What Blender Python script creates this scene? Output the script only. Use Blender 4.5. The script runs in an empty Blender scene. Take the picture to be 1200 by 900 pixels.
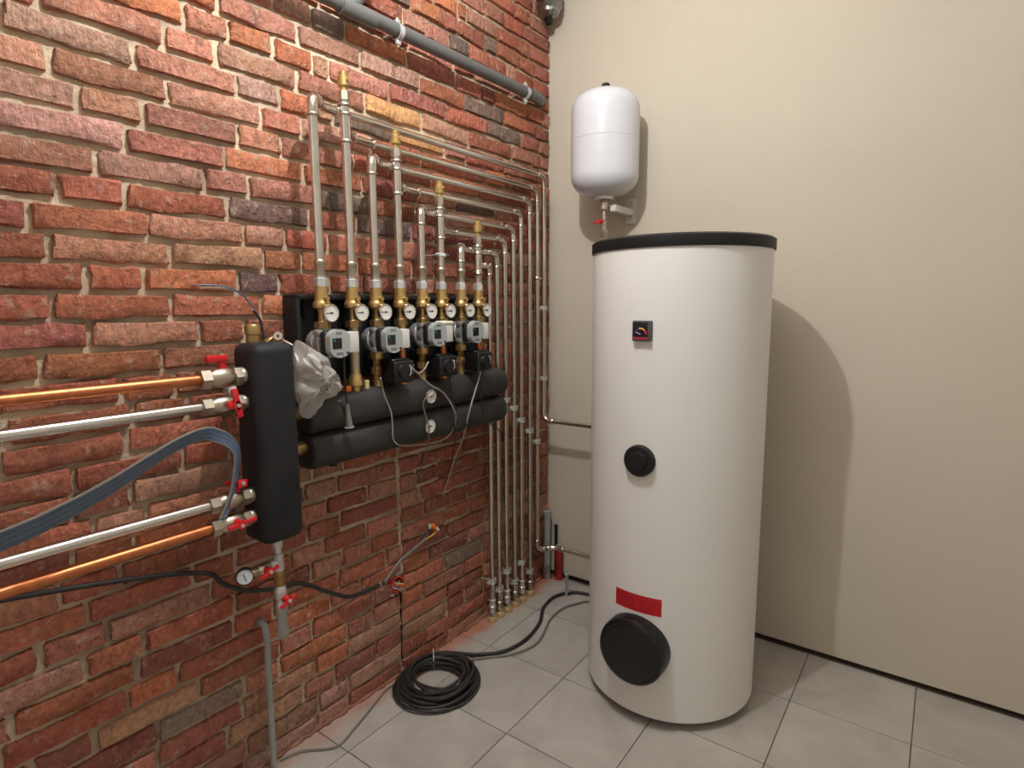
import bpy, bmesh, math, random
from mathutils import Vector, Matrix
R_ = random.Random(7)
sc = bpy.context.scene
C = sc.collection

# ------------------------------------------------------------------ camera
FPX, PITCH, YAW, ROLL = 691.39, 0.134546, 0.634656, -0.006254
CAM = Vector((1.7818, -2.7648, 1.5616))
_F = Vector((-math.sin(YAW)*math.cos(PITCH), math.cos(YAW)*math.cos(PITCH), -math.sin(PITCH)))
_R0 = Vector((math.cos(YAW), math.sin(YAW), 0)); _U0 = _R0.cross(_F)
_R = math.cos(ROLL)*_R0 + math.sin(ROLL)*_U0
_U = -math.sin(ROLL)*_R0 + math.cos(ROLL)*_U0
cd = bpy.data.cameras.new('camera'); cam = bpy.data.objects.new('camera', cd); C.objects.link(cam)
cd.sensor_width = 36; cd.lens = FPX*36/1200; cd.clip_start = .02
M = Matrix((( _R.x, _U.x, -_F.x), (_R.y, _U.y, -_F.y), (_R.z, _U.z, -_F.z))).to_4x4()
M.translation = CAM; cam.matrix_world = M
sc.camera = cam

# ------------------------------------------------------------------ world, exposure (the room is lit by its bulb, see pendant_lamp)
w = bpy.data.worlds.new('world'); sc.world = w; w.use_nodes = True
w.node_tree.nodes['Background'].inputs[0].default_value = (1, .95, .88, 1)
w.node_tree.nodes['Background'].inputs[1].default_value = .05
sc.view_settings.view_transform = 'Standard'; sc.view_settings.look = 'None'
sc.view_settings.gamma = 1; sc.view_settings.use_curve_mapping = False
sc.view_settings.exposure = 0.0
LAMP = Vector((.86, -1.68, 3.0)); LAMP_W = 77.0

# ------------------------------------------------------------------ helpers
def s2l(r, g, b):
    f = lambda c: (c/255/12.92) if c/255 <= .04045 else ((c/255+.055)/1.055)**2.4
    return (f(r), f(g), f(b), 1)

def W(u, v, x):
    """point of the photograph at distance x from the brick wall"""
    d = _F + (u-600)/FPX*_R - (v-450)/FPX*_U
    return CAM + d*((x-CAM.x)/d.x)

class MB:
    def __init__(s): s.bm = bmesh.new()
    def quad(s, vs):
        return s.bm.faces.new([s.bm.verts.new(v) for v in vs])
    def box(s, c, size, bev=0, seg=2, rot=None):
        t = bmesh.new(); bmesh.ops.create_cube(t, size=1)
        for v in t.verts: v.co = Vector((v.co.x*size[0], v.co.y*size[1], v.co.z*size[2]))
        if bev: bmesh.ops.bevel(t, geom=t.edges[:], offset=bev, segments=seg, affect='EDGES', profile=.5)
        m = Matrix.Translation(Vector(c)) @ (rot.to_4x4() if rot else Matrix())
        t.transform(m); me = bpy.data.meshes.new('t'); t.to_mesh(me); t.free()
        s.bm.from_mesh(me); bpy.data.meshes.remove(me); return s
    def lathe(s, prof, o=(0,0,0), ax=(0,0,1), n=24, ph=0):
        """revolve (r,h) pairs about the axis through o"""
        ax = Vector(ax).normalized(); o = Vector(o)
        t = Vector((1,0,0)) if abs(ax.x) < .8 else Vector((0,0,1))
        e1 = (t - ax*t.dot(ax)).normalized(); e2 = ax.cross(e1)
        rings = []
        for r, h in prof:
            if r < 1e-6: rings.append([s.bm.verts.new(o+ax*h)])
            else: rings.append([s.bm.verts.new(o+ax*h+(e1*math.cos(2*math.pi*i/n+ph)+e2*math.sin(2*math.pi*i/n+ph))*r) for i in range(n)])
        for a, b in zip(rings, rings[1:]):
            for i in range(n):
                j = (i+1) % n
                if len(a) == 1 and len(b) == 1: continue
                if len(a) == 1: s.bm.faces.new((a[0], b[j], b[i]))
                elif len(b) == 1: s.bm.faces.new((a[i], a[j], b[0]))
                else: s.bm.faces.new((a[i], a[j], b[j], b[i]))
        return s
    def cyl(s, a, b, r, n=16, bev=0):
        a = Vector(a); b = Vector(b); L = (b-a).length
        if bev: pr = [(0,0),(r-bev,0),(r,bev),(r,L-bev),(r-bev,L),(0,L)]
        else: pr = [(0,0),(r,0),(r,L),(0,L)]
        return s.lathe(pr, a, b-a, n)
    def bead(s, c, ax, r, t=.004, n=16):
        return s.lathe([(r-t*1.5,-t*1.6),(r+t*.6,-t),(r+t,0),(r+t*.6,t),(r-t*1.5,t*1.6)], c, ax, n)
    def tube(s, pts, r, n=10, closed=False, r1=None):
        pts = [Vector(p) for p in pts]; m = len(pts)
        rings = []; prev = None
        for i, p in enumerate(pts):
            if closed: tg = pts[(i+1) % m] - pts[i-1]
            else: tg = pts[min(i+1, m-1)] - pts[max(i-1, 0)]
            tg.normalize()
            if prev is None:
                t = Vector((0,0,1)) if abs(tg.z) < .8 else Vector((1,0,0))
                e = (t - tg*t.dot(tg)).normalized()
            else: e = (prev - tg*prev.dot(tg)).normalized()
            prev = e; f = tg.cross(e)
            rr = r if r1 is None else r + (r1-r)*i/(m-1)
            rings.append([s.bm.verts.new(p+(e*math.cos(2*math.pi*k/n)+f*math.sin(2*math.pi*k/n))*rr) for k in range(n)])
        for i in range(m if closed else m-1):
            a, b = rings[i], rings[(i+1) % m]
            for k in range(n):
                j = (k+1) % n; s.bm.faces.new((a[k], a[j], b[j], b[k]))
        if not closed:
            s.bm.faces.new(rings[0][::-1]); s.bm.faces.new(rings[-1])
        return s
    def prism(s, outline, d, z=None):
        """outline: 3D points of one face, d: extrusion vector"""
        a = [s.bm.verts.new(Vector(p)) for p in outline]; b = [s.bm.verts.new(Vector(p)+Vector(d)) for p in outline]
        s.bm.faces.new(a[::-1]); s.bm.faces.new(b)
        for i in range(len(a)):
            j = (i+1) % len(a); s.bm.faces.new((a[i], a[j], b[j], b[i]))
        return s
    def build(s, name, mat, parent=None, origin=None, ang=40):
        bmesh.ops.recalc_face_normals(s.bm, faces=s.bm.faces[:])
        if parent is not None: off = wloc(parent); loc = Vector((0,0,0))
        else:
            loc = Vector(origin) if origin is not None else Vector((0,0,0)); off = loc
        for v in s.bm.verts: v.co -= off
        me = bpy.data.meshes.new(name); s.bm.to_mesh(me); s.bm.free()
        for p in me.polygons: p.use_smooth = True
        me.set_sharp_from_angle(angle=math.radians(ang))
        me.materials.append(mat)
        o = bpy.data.objects.new(name, me); C.objects.link(o); o.location = loc
        if parent is not None: o.parent = parent
        return o

def wloc(o):
    l = Vector((0,0,0))
    while o is not None: l += o.location; o = o.parent
    return l
def tag(o, label=None, cat=None, group=None, kind=None):
    if label: o['label'] = label
    if cat: o['category'] = cat
    if group: o['group'] = group
    if kind: o['kind'] = kind
    return o
def thing(name, loc, label, cat, group=None):
    o = bpy.data.objects.new(name, None); C.objects.link(o); o.location = Vector(loc); o.empty_display_size = .05
    return tag(o, label, cat, group)
def fillet(pts, r, n=6):
    pts = [Vector(p) for p in pts]; out = [pts[0]]; arcs = []
    for i in range(1, len(pts)-1):
        a, b, c = pts[i-1], pts[i], pts[i+1]
        rr = min(r, (a-b).length*.49, (c-b).length*.49)
        p0 = b + (a-b).normalized()*rr; p2 = b + (c-b).normalized()*rr
        arc = [p0*(1-t)**2 + b*(2*t*(1-t)) + p2*t*t for t in [k/n for k in range(n+1)]]
        out += arc; arcs.append(arc)
    out.append(pts[-1]); return out, arcs
def smooth(pts, n=6):
    """Catmull-Rom through the points"""
    pts = [Vector(p) for p in pts]; out = []
    for i in range(len(pts)-1):
        p0 = pts[max(i-1,0)]; p1 = pts[i]; p2 = pts[i+1]; p3 = pts[min(i+2,len(pts)-1)]
        for k in range(n):
            t = k/n
            out.append(.5*((2*p1)+(p2-p0)*t+(2*p0-5*p1+4*p2-p3)*t*t+(3*p1-p0-3*p2+p3)*t**3))
    out.append(pts[-1]); return out

# ------------------------------------------------------------------ materials
def mat(name, col, rough=.5, metal=0, bump=0, bscale=200, var=0, vscale=8, spec=.5, coat=0):
    m = bpy.data.materials.new(name); m.use_nodes = True; nt = m.node_tree; b = nt.nodes['Principled BSDF']
    b.inputs['Base Color'].default_value = col; b.inputs['Roughness'].default_value = rough
    b.inputs['Metallic'].default_value = metal; b.inputs['Specular IOR Level'].default_value = spec
    if coat: b.inputs['Coat Weight'].default_value = coat; b.inputs['Coat Roughness'].default_value = .1
    if bump or var:
        g = nt.nodes.new('ShaderNodeNewGeometry')
        if var:
            n = nt.nodes.new('ShaderNodeTexNoise'); n.inputs['Scale'].default_value = vscale; n.inputs['Detail'].default_value = 6
            nt.links.new(g.outputs['Position'], n.inputs['Vector'])
            r = nt.nodes.new('ShaderNodeMapRange'); r.inputs[1].default_value = .3; r.inputs[2].default_value = .7
            r.inputs[3].default_value = 1-var; r.inputs[4].default_value = 1+var
            nt.links.new(n.outputs[0], r.inputs[0])
            x = nt.nodes.new('ShaderNodeVectorMath'); x.operation = 'SCALE'; x.inputs[0].default_value = col[:3]
            nt.links.new(r.outputs[0], x.inputs['Scale']); nt.links.new(x.outputs[0], b.inputs['Base Color'])
        if bump:
            n2 = nt.nodes.new('ShaderNodeTexNoise'); n2.inputs['Scale'].default_value = bscale; n2.inputs['Detail'].default_value = 4
            nt.links.new(g.outputs['Position'], n2.inputs['Vector'])
            bp = nt.nodes.new('ShaderNodeBump'); bp.inputs['Strength'].default_value = bump; bp.inputs['Distance'].default_value = .003
            nt.links.new(n2.outputs[0], bp.inputs['Height']); nt.links.new(bp.outputs[0], b.inputs['Normal'])
    return m

STEEL = mat('stainless_steel', s2l(212,207,198), .22, 1, var=.05, vscale=30)
STEELB = mat('polished_steel', s2l(215,208,198), .17, 1)
ZINC = mat('zinc_steel', s2l(206,205,202), .36, .6, var=.1, vscale=60)
NICKEL = mat('dull_nickel', s2l(190,178,160), .38, 1, var=.1, vscale=50)
BRASS = mat('brass', s2l(198,166,108), .36, .85, var=.12, vscale=40)
DBRASS = mat('aged_brass', s2l(168,138,92), .42, .85, var=.15, vscale=60)
PALEBRASS = mat('pale_brass', s2l(214,184,138), .45, .6, var=.1, vscale=60)
COPPER = mat('copper', s2l(196,120,78), .38, 1, var=.12, vscale=50)
FOAM = mat('black_insulation_foam', s2l(30,30,32), .62, 0, bump=.25, bscale=350, var=.25, vscale=9, spec=.35)
FOAM2 = mat('dusty_insulation_foam', s2l(54,52,49), .66, 0, bump=.3, bscale=300, var=.35, vscale=7, spec=.35)
BLACK = mat('black_plastic', s2l(20,19,20), .34, 0, spec=.45)
BLACKM = mat('matt_black_plastic', s2l(24,23,24), .5, 0, spec=.4)
RUBBER = mat('black_cable_rubber', s2l(40,37,35), .5, 0, var=.2, vscale=30)
GREYCAB = mat('grey_cable_sheath', s2l(120,114,106), .5, 0)
LGREYCAB = mat('pale_grey_cable', s2l(168,162,152), .45, 0)
BLUECAB = mat('blue_grey_cable', s2l(72,96,128), .45, 0)
GREYP = mat('grey_plastic_pipe', s2l(94,93,90), .42, 0, var=.06, vscale=12)
LGREYP = mat('light_grey_plastic', s2l(150,150,144), .45, 0, var=.06, vscale=20)
WHITEP = mat('white_plastic', s2l(212,208,200), .4, 0)
CAST = mat('cast_aluminium', s2l(178,177,174), .42, .6, bump=.2, bscale=250)
SILVERF = mat('silver_grey_plastic', s2l(176,180,178), .38, .25)
RED = mat('red_handle_plastic', s2l(208,22,30), .4, 0, coat=.2)
REDM = mat('red_sleeve_plastic', s2l(150,34,36), .5, 0)
REDLAB = mat('red_sticker', s2l(190,16,32), .45, 0)
REDTXT = mat('sticker_print', s2l(140,10,24), .5, 0)
ORANGE = mat('orange_plastic', s2l(225,110,40), .4, 0)
YELLOW = mat('yellow_insulation', s2l(220,180,60), .45, 0)
BLUE = mat('blue_insulation', s2l(70,90,160), .45, 0)
GREENB = mat('teal_screen_mark', s2l(30,130,115), .4, 0)
DARKS = mat('dark_screen', s2l(24,26,30), .25, 0)
TANKW = mat('white_tank_shell', s2l(226,223,217), .42, 0, bump=.03, bscale=120, spec=.45)
VESW = mat('white_vessel_paint', s2l(206,206,208), .2, 0, spec=.5)
DIALW = mat('white_dial', s2l(226,222,212), .45, 0)
PLASTER = mat('beige_plaster', s2l(200,189,170), .85, 0, bump=.35, bscale=90, var=.025, vscale=2.2, spec=.2)
CEIL = mat('white_ceiling', s2l(242,240,235), .9, 0, spec=.2)  # unseen ceiling, whitened to bounce fill light down
GROUT = mat('tile_grout', s2l(96,88,78), .9, 0, bump=.3)
GAPM = mat('dark_wall_base', s2l(70,58,46), .9, 0)
FOIL = mat('aluminium_foil', s2l(150,150,150), .28, 1, bump=.8, bscale=60)
DARKIN = mat('dark_hole', s2l(18,14,12), .9, 0)
GOLD = mat('gauge_yellow', s2l(225,165,70), .4, 0)
INDIGO = mat('gauge_blue', s2l(50,46,110), .4, 0)
CRIMSON = mat('gauge_red', s2l(215,30,60), .4, 0)
PALECAP = mat('cream_cap', s2l(214,190,130), .5, 0)

def brick_mat(name, attr):
    m = bpy.data.materials.new(name); m.use_nodes = True; nt = m.node_tree; N = nt.nodes.new; L = nt.links.new
    b = nt.nodes['Principled BSDF']; b.inputs['Roughness'].default_value = .88; b.inputs['Specular IOR Level'].default_value = .25
    g = N('ShaderNodeNewGeometry'); pos = g.outputs['Position']
    if attr: a = N('ShaderNodeAttribute'); a.attribute_name = 'tint'; col = a.outputs['Color']
    else: a = N('ShaderNodeObjectInfo'); col = a.outputs['Color']
    def noise(sc_, det=5, rough=.6, st=None):
        n = N('ShaderNodeTexNoise'); n.inputs['Scale'].default_value = sc_; n.inputs['Detail'].default_value = det; n.inputs['Roughness'].default_value = rough
        if st:
            mp = N('ShaderNodeMapping'); mp.inputs['Scale'].default_value = st; mp.inputs['Rotation'].default_value = (.5,0,0); L(pos, mp.inputs['Vector']); L(mp.outputs[0], n.inputs['Vector'])
        else: L(pos, n.inputs['Vector'])
        return n.outputs[0]
    def rng(x, a0, a1, b0, b1):
        r = N('ShaderNodeMapRange'); r.inputs[1].default_value = a0; r.inputs[2].default_value = a1; r.inputs[3].default_value = b0; r.inputs[4].default_value = b1
        L(x, r.inputs[0]); return r.outputs[0]
    def mix(f, c1, c2, mode='MIX'):
        x = N('ShaderNodeMix'); x.data_type = 'RGBA'; x.blend_type = mode
        L(f, x.inputs[0])
        for c, i in ((c1,6),(c2,7)):
            if isinstance(c, tuple): x.inputs[i].default_value = c
            else: L(c, x.inputs[i])
        return x.outputs[2]
    n1 = noise(14, 6); n2 = noise(70, 6, .7); n3 = noise(5, 4); n4 = noise(34, 7, .65); n5 = noise(9, 5, .6, (1, 4, 1))
    v = N('ShaderNodeVectorMath'); v.operation = 'SCALE'; L(col, v.inputs[0]); L(rng(n2, .28, .72, .6, 1.35), v.inputs['Scale'])
    c = v.outputs[0]
    c = mix(rng(n1, .5, .72, 0, .4), c, s2l(184,118,86))
    c = mix(rng(n5, .55, .72, 0, .6), c, s2l(118,84,72))
    c = mix(rng(n4, .57, .66, 0, .6), c, s2l(202,174,150))
    c = mix(rng(noise(26, 7, .7), .36, .28, 0, .6), c, s2l(84,62,54))
    L(c, b.inputs['Base Color'])
    ad = N('ShaderNodeMath'); ad.operation = 'ADD'; L(rng(n4, 0, 1, 0, .9), ad.inputs[0]); L(rng(n2, 0, 1, 0, .45), ad.inputs[1])
    ad2 = N('ShaderNodeMath'); ad2.operation = 'ADD'; L(ad.outputs[0], ad2.inputs[0]); L(rng(noise(22, 5, .6, (1, 3.2, 1)), 0, 1, 0, 1.0), ad2.inputs[1])
    bp = N('ShaderNodeBump'); bp.inputs['Strength'].default_value = 1; bp.inputs['Distance'].default_value = .02
    L(ad2.outputs[0], bp.inputs['Height']); L(bp.outputs[0], b.inputs['Normal'])
    return m
BRICK = brick_mat('old_brick', False); BRICKA = brick_mat('old_brick_far', True)

def mortar_mat():
    m = bpy.data.materials.new('lime_mortar'); m.use_nodes = True; nt = m.node_tree; N = nt.nodes.new; L = nt.links.new
    b = nt.nodes['Principled BSDF']; b.inputs['Roughness'].default_value = .92; b.inputs['Specular IOR Level'].default_value = .2
    g = N('ShaderNodeNewGeometry')
    n = N('ShaderNodeTexNoise'); n.inputs['Scale'].default_value = 4; n.inputs['Detail'].default_value = 7; L(g.outputs['Position'], n.inputs['Vector'])
    r = N('ShaderNodeValToRGB'); L(n.outputs[0], r.inputs[0])
    r.color_ramp.elements[0].position = .36; r.color_ramp.elements[0].color = s2l(164,142,120)
    r.color_ramp.elements[1].position = .62; r.color_ramp.elements[1].color = s2l(212,192,162)
    L(r.outputs[0], b.inputs['Base Color'])
    n2 = N('ShaderNodeTexNoise'); n2.inputs['Scale'].default_value = 90; n2.inputs['Detail'].default_value = 6; L(g.outputs['Position'], n2.inputs['Vector'])
    bp = N('ShaderNodeBump'); bp.inputs['Strength'].default_value = .8; bp.inputs['Distance'].default_value = .006
    L(n2.outputs[0], bp.inputs['Height']); L(bp.outputs[0], b.inputs['Normal'])
    return m
MORTAR = mortar_mat()

def tile_mat():
    m = bpy.data.materials.new('concrete_look_tile'); m.use_nodes = True; nt = m.node_tree; N = nt.nodes.new; L = nt.links.new
    b = nt.nodes['Principled BSDF']; b.inputs['Specular IOR Level'].default_value = .4
    g = N('ShaderNodeNewGeometry'); oi = N('ShaderNodeObjectInfo')
    ad = N('ShaderNodeVectorMath'); ad.operation = 'ADD'; L(g.outputs['Position'], ad.inputs[0])
    sc3 = N('ShaderNodeMath'); sc3.operation = 'MULTIPLY'; sc3.inputs[1].default_value = 20; L(oi.outputs['Random'], sc3.inputs[0]); L(sc3.outputs[0], ad.inputs[1])
    n = N('ShaderNodeTexNoise'); n.inputs['Scale'].default_value = 5; n.inputs['Detail'].default_value = 8; n.inputs['Roughness'].default_value = .55; n.inputs['Distortion'].default_value = .6
    L(ad.outputs[0], n.inputs['Vector'])
    r = N('ShaderNodeValToRGB'); L(n.outputs[0], r.inputs[0])
    r.color_ramp.elements[0].position = .3; r.color_ramp.elements[0].color = s2l(164,156,146)
    r.color_ramp.elements[1].position = .7; r.color_ramp.elements[1].color = s2l(184,177,167)
    # brick dust lying along the foot of the brick wall
    sx = N('ShaderNodeSeparateXYZ'); L(g.outputs['Position'], sx.inputs[0])
    nz = N('ShaderNodeTexNoise'); nz.inputs['Scale'].default_value = 11; nz.inputs['Detail'].default_value = 6; L(g.outputs['Position'], nz.inputs['Vector'])
    m1 = N('ShaderNodeMath'); m1.operation = 'MULTIPLY_ADD'; m1.inputs[1].default_value = -.16; L(nz.outputs[0], m1.inputs[0]); L(sx.outputs[0], m1.inputs[2])
    mr = N('ShaderNodeMapRange'); mr.inputs[1].default_value = -.03; mr.inputs[2].default_value = .03; mr.inputs[3].default_value = .8; mr.inputs[4].default_value = 0; L(m1.outputs[0], mr.inputs[0])
    m2 = N('ShaderNodeMapRange'); m2.inputs[1].default_value = -1.9; m2.inputs[2].default_value = -.7; m2.inputs[3].default_value = .25; m2.inputs[4].default_value = 1; L(sx.outputs[1], m2.inputs[0])
    mm = N('ShaderNodeMath'); mm.operation = 'MULTIPLY'; L(mr.outputs[0], mm.inputs[0]); L(m2.outputs[0], mm.inputs[1])
    x = N('ShaderNodeMix'); x.data_type = 'RGBA'; L(mm.outputs[0], x.inputs[0]); L(r.outputs[0], x.inputs[6]); x.inputs[7].default_value = s2l(186,112,78)
    L(x.outputs[2], b.inputs['Base Color'])
    rr = N('ShaderNodeMapRange'); rr.inputs[3].default_value = .42; rr.inputs[4].default_value = .6; L(n.outputs[0], rr.inputs[0]); L(rr.outputs[0], b.inputs['Roughness'])
    return m
TILE = tile_mat()

def bag_mat():
    m = bpy.data.materials.new('clear_polythene'); m.use_nodes = True; nt = m.node_tree; N = nt.nodes.new; L = nt.links.new
    for n in list(nt.nodes):
        if n.type == 'BSDF_PRINCIPLED': nt.nodes.remove(n)
    out = [n for n in nt.nodes if n.type == 'OUTPUT_MATERIAL'][0]
    t = N('ShaderNodeBsdfTransparent'); t.inputs[0].default_value = (.95,.95,.95,1)
    d = N('ShaderNodeBsdfTranslucent'); d.inputs[0].default_value = s2l(214,208,200)
    df = N('ShaderNodeBsdfDiffuse'); df.inputs[0].default_value = s2l(214,208,200)
    gl = N('ShaderNodeBsdfGlossy'); gl.inputs['Roughness'].default_value = .3; gl.inputs[0].default_value = (.9,.9,.9,1)
    a = N('ShaderNodeMixShader'); a.inputs[0].default_value = .4; L(df.outputs[0], a.inputs[1]); L(d.outputs[0], a.inputs[2])
    b_ = N('ShaderNodeMixShader'); b_.inputs[0].default_value = .06; L(a.outputs[0], b_.inputs[1]); L(gl.outputs[0], b_.inputs[2])
    c = N('ShaderNodeMixShader'); c.inputs[0].default_value = .6; L(t.outputs[0], c.inputs[1]); L(b_.outputs[0], c.inputs[2])
    L(c.outputs[0], out.inputs[0]); return m
BAG = bag_mat()
def emat(name, col, s):
    m = mat(name, col, .5); b = m.node_tree.nodes['Principled BSDF']; b.inputs['Emission Color'].default_value = col; b.inputs['Emission Strength'].default_value = s; return m

# ------------------------------------------------------------------ room shell
H = 3.3; XR = 3.1; YF = -3.5
ws = MB().box((-.12, YF/2+.0, H/2), (.216, -YF, H))
wall_left = ws.build('wall_left', MORTAR); tag(wall_left, 'old red brick wall with lime mortar joints on the left', None, None, 'structure')
b = MB(); b.box(((XR)/2-.1, .1, H/2+.012), (XR+.4, .2, H-.024)); wall_back = b.build('wall_back', PLASTER); tag(wall_back, 'beige plastered wall behind the white tank', None, None, 'structure')
g_ = MB().box((XR/2-.1, .11, .012), (XR+.4, .17, .03)).build('wall_foot', GAPM, wall_back)
BOUNCEWALL = mat('bounce_wall_paint', s2l(226,224,218), .9, 0, spec=.2)  # for the unseen walls, made pale to bounce fill light into the room
tag(MB().box((XR+.1, YF/2, H/2), (.2, -YF, H)).build('wall_right', BOUNCEWALL), 'plain pale wall on the right, out of view', None, None, 'structure')
tag(MB().box((XR/2, YF-.1, H/2), (XR+.6, .2, H)).build('wall_front', BOUNCEWALL), 'plain pale wall behind the viewer', None, None, 'structure')  # unseen wall, set close so that it throws back more fill
tag(MB().box((XR/2, YF/2, H+.1), (XR+.6, -YF+.4, .2)).build('ceiling', CEIL), 'plain white ceiling, out of view above', None, None, 'structure')
floor = MB().box((XR/2, YF/2, -.1035), (XR+.2, -YF+.2, .2)).build('floor', GROUT); tag(floor, 'floor of square grey concrete-look tiles', None, None, 'structure')

# floor tiles, one by one
TS = .4; OX = .1886; OY = -1.1912
xs = [.0] + [OX+TS*i for i in range(0, 9) if OX+TS*i < XR] + [XR]
ys = [0] + [OY+TS*j for j in range(2, -9, -1) if OY+TS*j > YF and OY+TS*j < -.01] + [YF]
cache = {}
for i in range(len(xs)-1):
    for j in range(len(ys)-1):
        x0, x1, y1, y0 = xs[i], xs[i+1], ys[j], ys[j+1]
        key = (round(x1-x0, 3), round(y1-y0, 3))
        if key not in cache:
            o = MB().box((0,0,-.004), (x1-x0-.0035, y1-y0-.0035, .008), .0008, 1).build('tile', TILE, None); cache[key] = o.data
        else: o = bpy.data.objects.new('tile', cache[key]); C.objects.link(o)
        o.parent = floor; o.location = ((x0+x1)/2, (y0+y1)/2, 0)

# ------------------------------------------------------------------ brick wall: courses and head joints read off the wall
P = .0733; Z0 = 1.672
J = {-23:[-0.877,-0.595],-22:[-1.153,-1.021,-0.865],-21:[-1.493,-1.292,-1.15,-0.868,-0.741],-20:[-1.574,-1.431,-1.152,-0.869],
-19:[-1.431,-1.301,-1.149,-1.021,-0.746,-0.598],-18:[-1.58,-1.294,-1.146,-0.877],-17:[-1.499,-1.145,-0.977,-0.713,-0.586],
-16:[-1.456,-1.223,-1.141,-0.859],-15:[-1.435,-1.293,-1.146,-0.86,-0.701],-14:[-1.648,-1.514,-1.312,-1.14,-0.999,-0.71],-13:[-1.578,-1.437,-1.148],
-12:[-1.494,-1.301,-1.149,-1.04,-0.91],-11:[-1.583,-1.442,-1.146],-10:[-1.146],-3:[-1.761],-2:[-1.7],-1:[-1.774,-1.634,-1.431],0:[-1.545,-1.307],
1:[-1.746,-1.602,-1.435,-1.083,-0.963],2:[-1.791,-1.507,-1.303],3:[-1.718,-1.462,-0.811,-0.551],4:[-1.791,-1.521,-0.753],
5:[-1.742,-1.598,-1.304,-1.138,-0.595],6:[-1.519,-0.958,-0.688,-0.54,-0.172],7:[-1.736,-1.595,-1.459,-1.389,-0.822],
8:[-1.525,-1.245,-0.951,-0.66,-0.334,-0.145,-0.077],9:[-1.751,-1.608,-1.464,-1.398,-1.124,-0.806,-0.529,-0.252,-0.103],
10:[-1.515,-1.257,-0.959,-0.683,-0.392],11:[-1.598,-1.461,-1.321,-1.024,-0.741,-0.564,-0.471,-0.204],
13:[-1.039,-0.915,-0.775,-0.646,-0.505,-0.38,-0.299],14:[-0.995,-0.793,-0.719,-0.534,-0.451,-0.269,-0.139],15:[-0.716,-0.659,-0.444,-0.177],16:[-0.526,-0.388,-0.252]}
PAL = {'red':(176,106,82),'pink':(184,124,102),'mar':(158,96,82),'or':(188,116,84),'dk':(122,102,92),'tn':(184,134,110),'gr':(142,122,108),'ye':(206,154,102),'wt':(192,148,128),'rd2':(168,100,78)}
SPOT = [('dk',-1.372,2.521),('dk',-1.67,1.848),('dk',-.566,2.485),('gr',-.531,2.412),('dk',-.388,2.337),('or',-1.705,2.363),('ye',-1.078,2.289),('ye',-1.023,2.196),('or',-.867,2.778),
('or',-.323,2.524),('or',-.245,2.419),('or',-1.069,.443),('or',-1.511,.65),('or',-1.542,.5),('dk',-.67,.35),('dk',-.806,.362),('tn',-1.294,.199),('tn',-1.222,.277),('gr',-1.863,.285),('or',-1.688,.284),
('dk',-1.396,1.9),('dk',-.673,2.025),('or',-.404,2.14),('or',-1.618,1.723),('or',-1.598,1.542),('or',-1.379,1.738),('gr',-1.639,1.64),('wt',-1.124,2.451),('tn',-1.582,2.289),('tn',-1.538,2.496)]
rb = random.Random(21)
def brick_bm(L, hgt, rnd):
    nx, nz = (7, 5) if L > .18 else (5, 5)
    t = bmesh.new(); grid = []
    tilt = rnd.uniform(-.003, .003); tz = rnd.uniform(-.003, .002)
    for i in range(nx):
        row = []
        for k in range(nz):
            fy = i/(nx-1); fz = k/(nz-1)
            # pull the outer rings in towards the edge so that the arris is worn round
            wy = [0,.022,.27,.5,.73,.978,1] if nx == 7 else [0,.045,.5,.955,1]
            wz = [0,.085,.5,.915,1]
            yy = (wy[i]-.5)*L; zz = (wz[k]-.5)*hgt
            ed = (i in (0,nx-1)) + (k in (0,nz-1))
            x = .006 + tilt*(fy-.5)*2 + tz*(fz-.5)*2
            if ed == 0: x += rnd.uniform(-.0025, .003)
            elif ed == 1: x += -.0025 + rnd.uniform(-.0045, .001)
            else:
                x += -.006 + rnd.uniform(-.005, .001); yy *= 1-.012*(.24/L); zz *= .93
            if i in (0,nx-1): yy += rnd.uniform(-.006, .003)*(-1 if i == 0 else 1)
            if k in (0,nz-1): zz += rnd.uniform(-.0065, .004)*(-1 if k == 0 else 1)
            row.append(t.verts.new((x, yy, zz)))
        grid.append(row)
    for i in range(nx-1):
        for k in range(nz-1):
            t.faces.new((grid[i][k], grid[i+1][k], grid[i+1][k+1], grid[i][k+1]))
    ring = [grid[i][0] for i in range(nx)] + [grid[nx-1][k] for k in range(1,nz)] + [grid[i][nz-1] for i in range(nx-2,-1,-1)] + [grid[0][k] for k in range(nz-2,0,-1)]
    back = [t.verts.new((-.035, v.co.y, v.co.z)) for v in ring]
    for i in range(len(ring)):
        j = (i+1) % len(ring); t.faces.new((ring[j], ring[i], back[i], back[j]))
    bmesh.ops.recalc_face_normals(t, faces=t.faces[:])
    return t
VAR = {}
for kind, L, n in (('s', .262, 14), ('h', .128, 10)):
    VAR[kind] = []
    for q in range(n):
        t = brick_bm(L, .0605, rb); me = bpy.data.meshes.new('brick'); t.to_mesh(me); t.free()
        for p_ in me.polygons: p_.use_smooth = True
        me.set_sharp_from_angle(angle=math.radians(48))
        me.materials.append(BRICK); VAR[kind].append((me, L))
bricks = []
YMIN = -2.75
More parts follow.
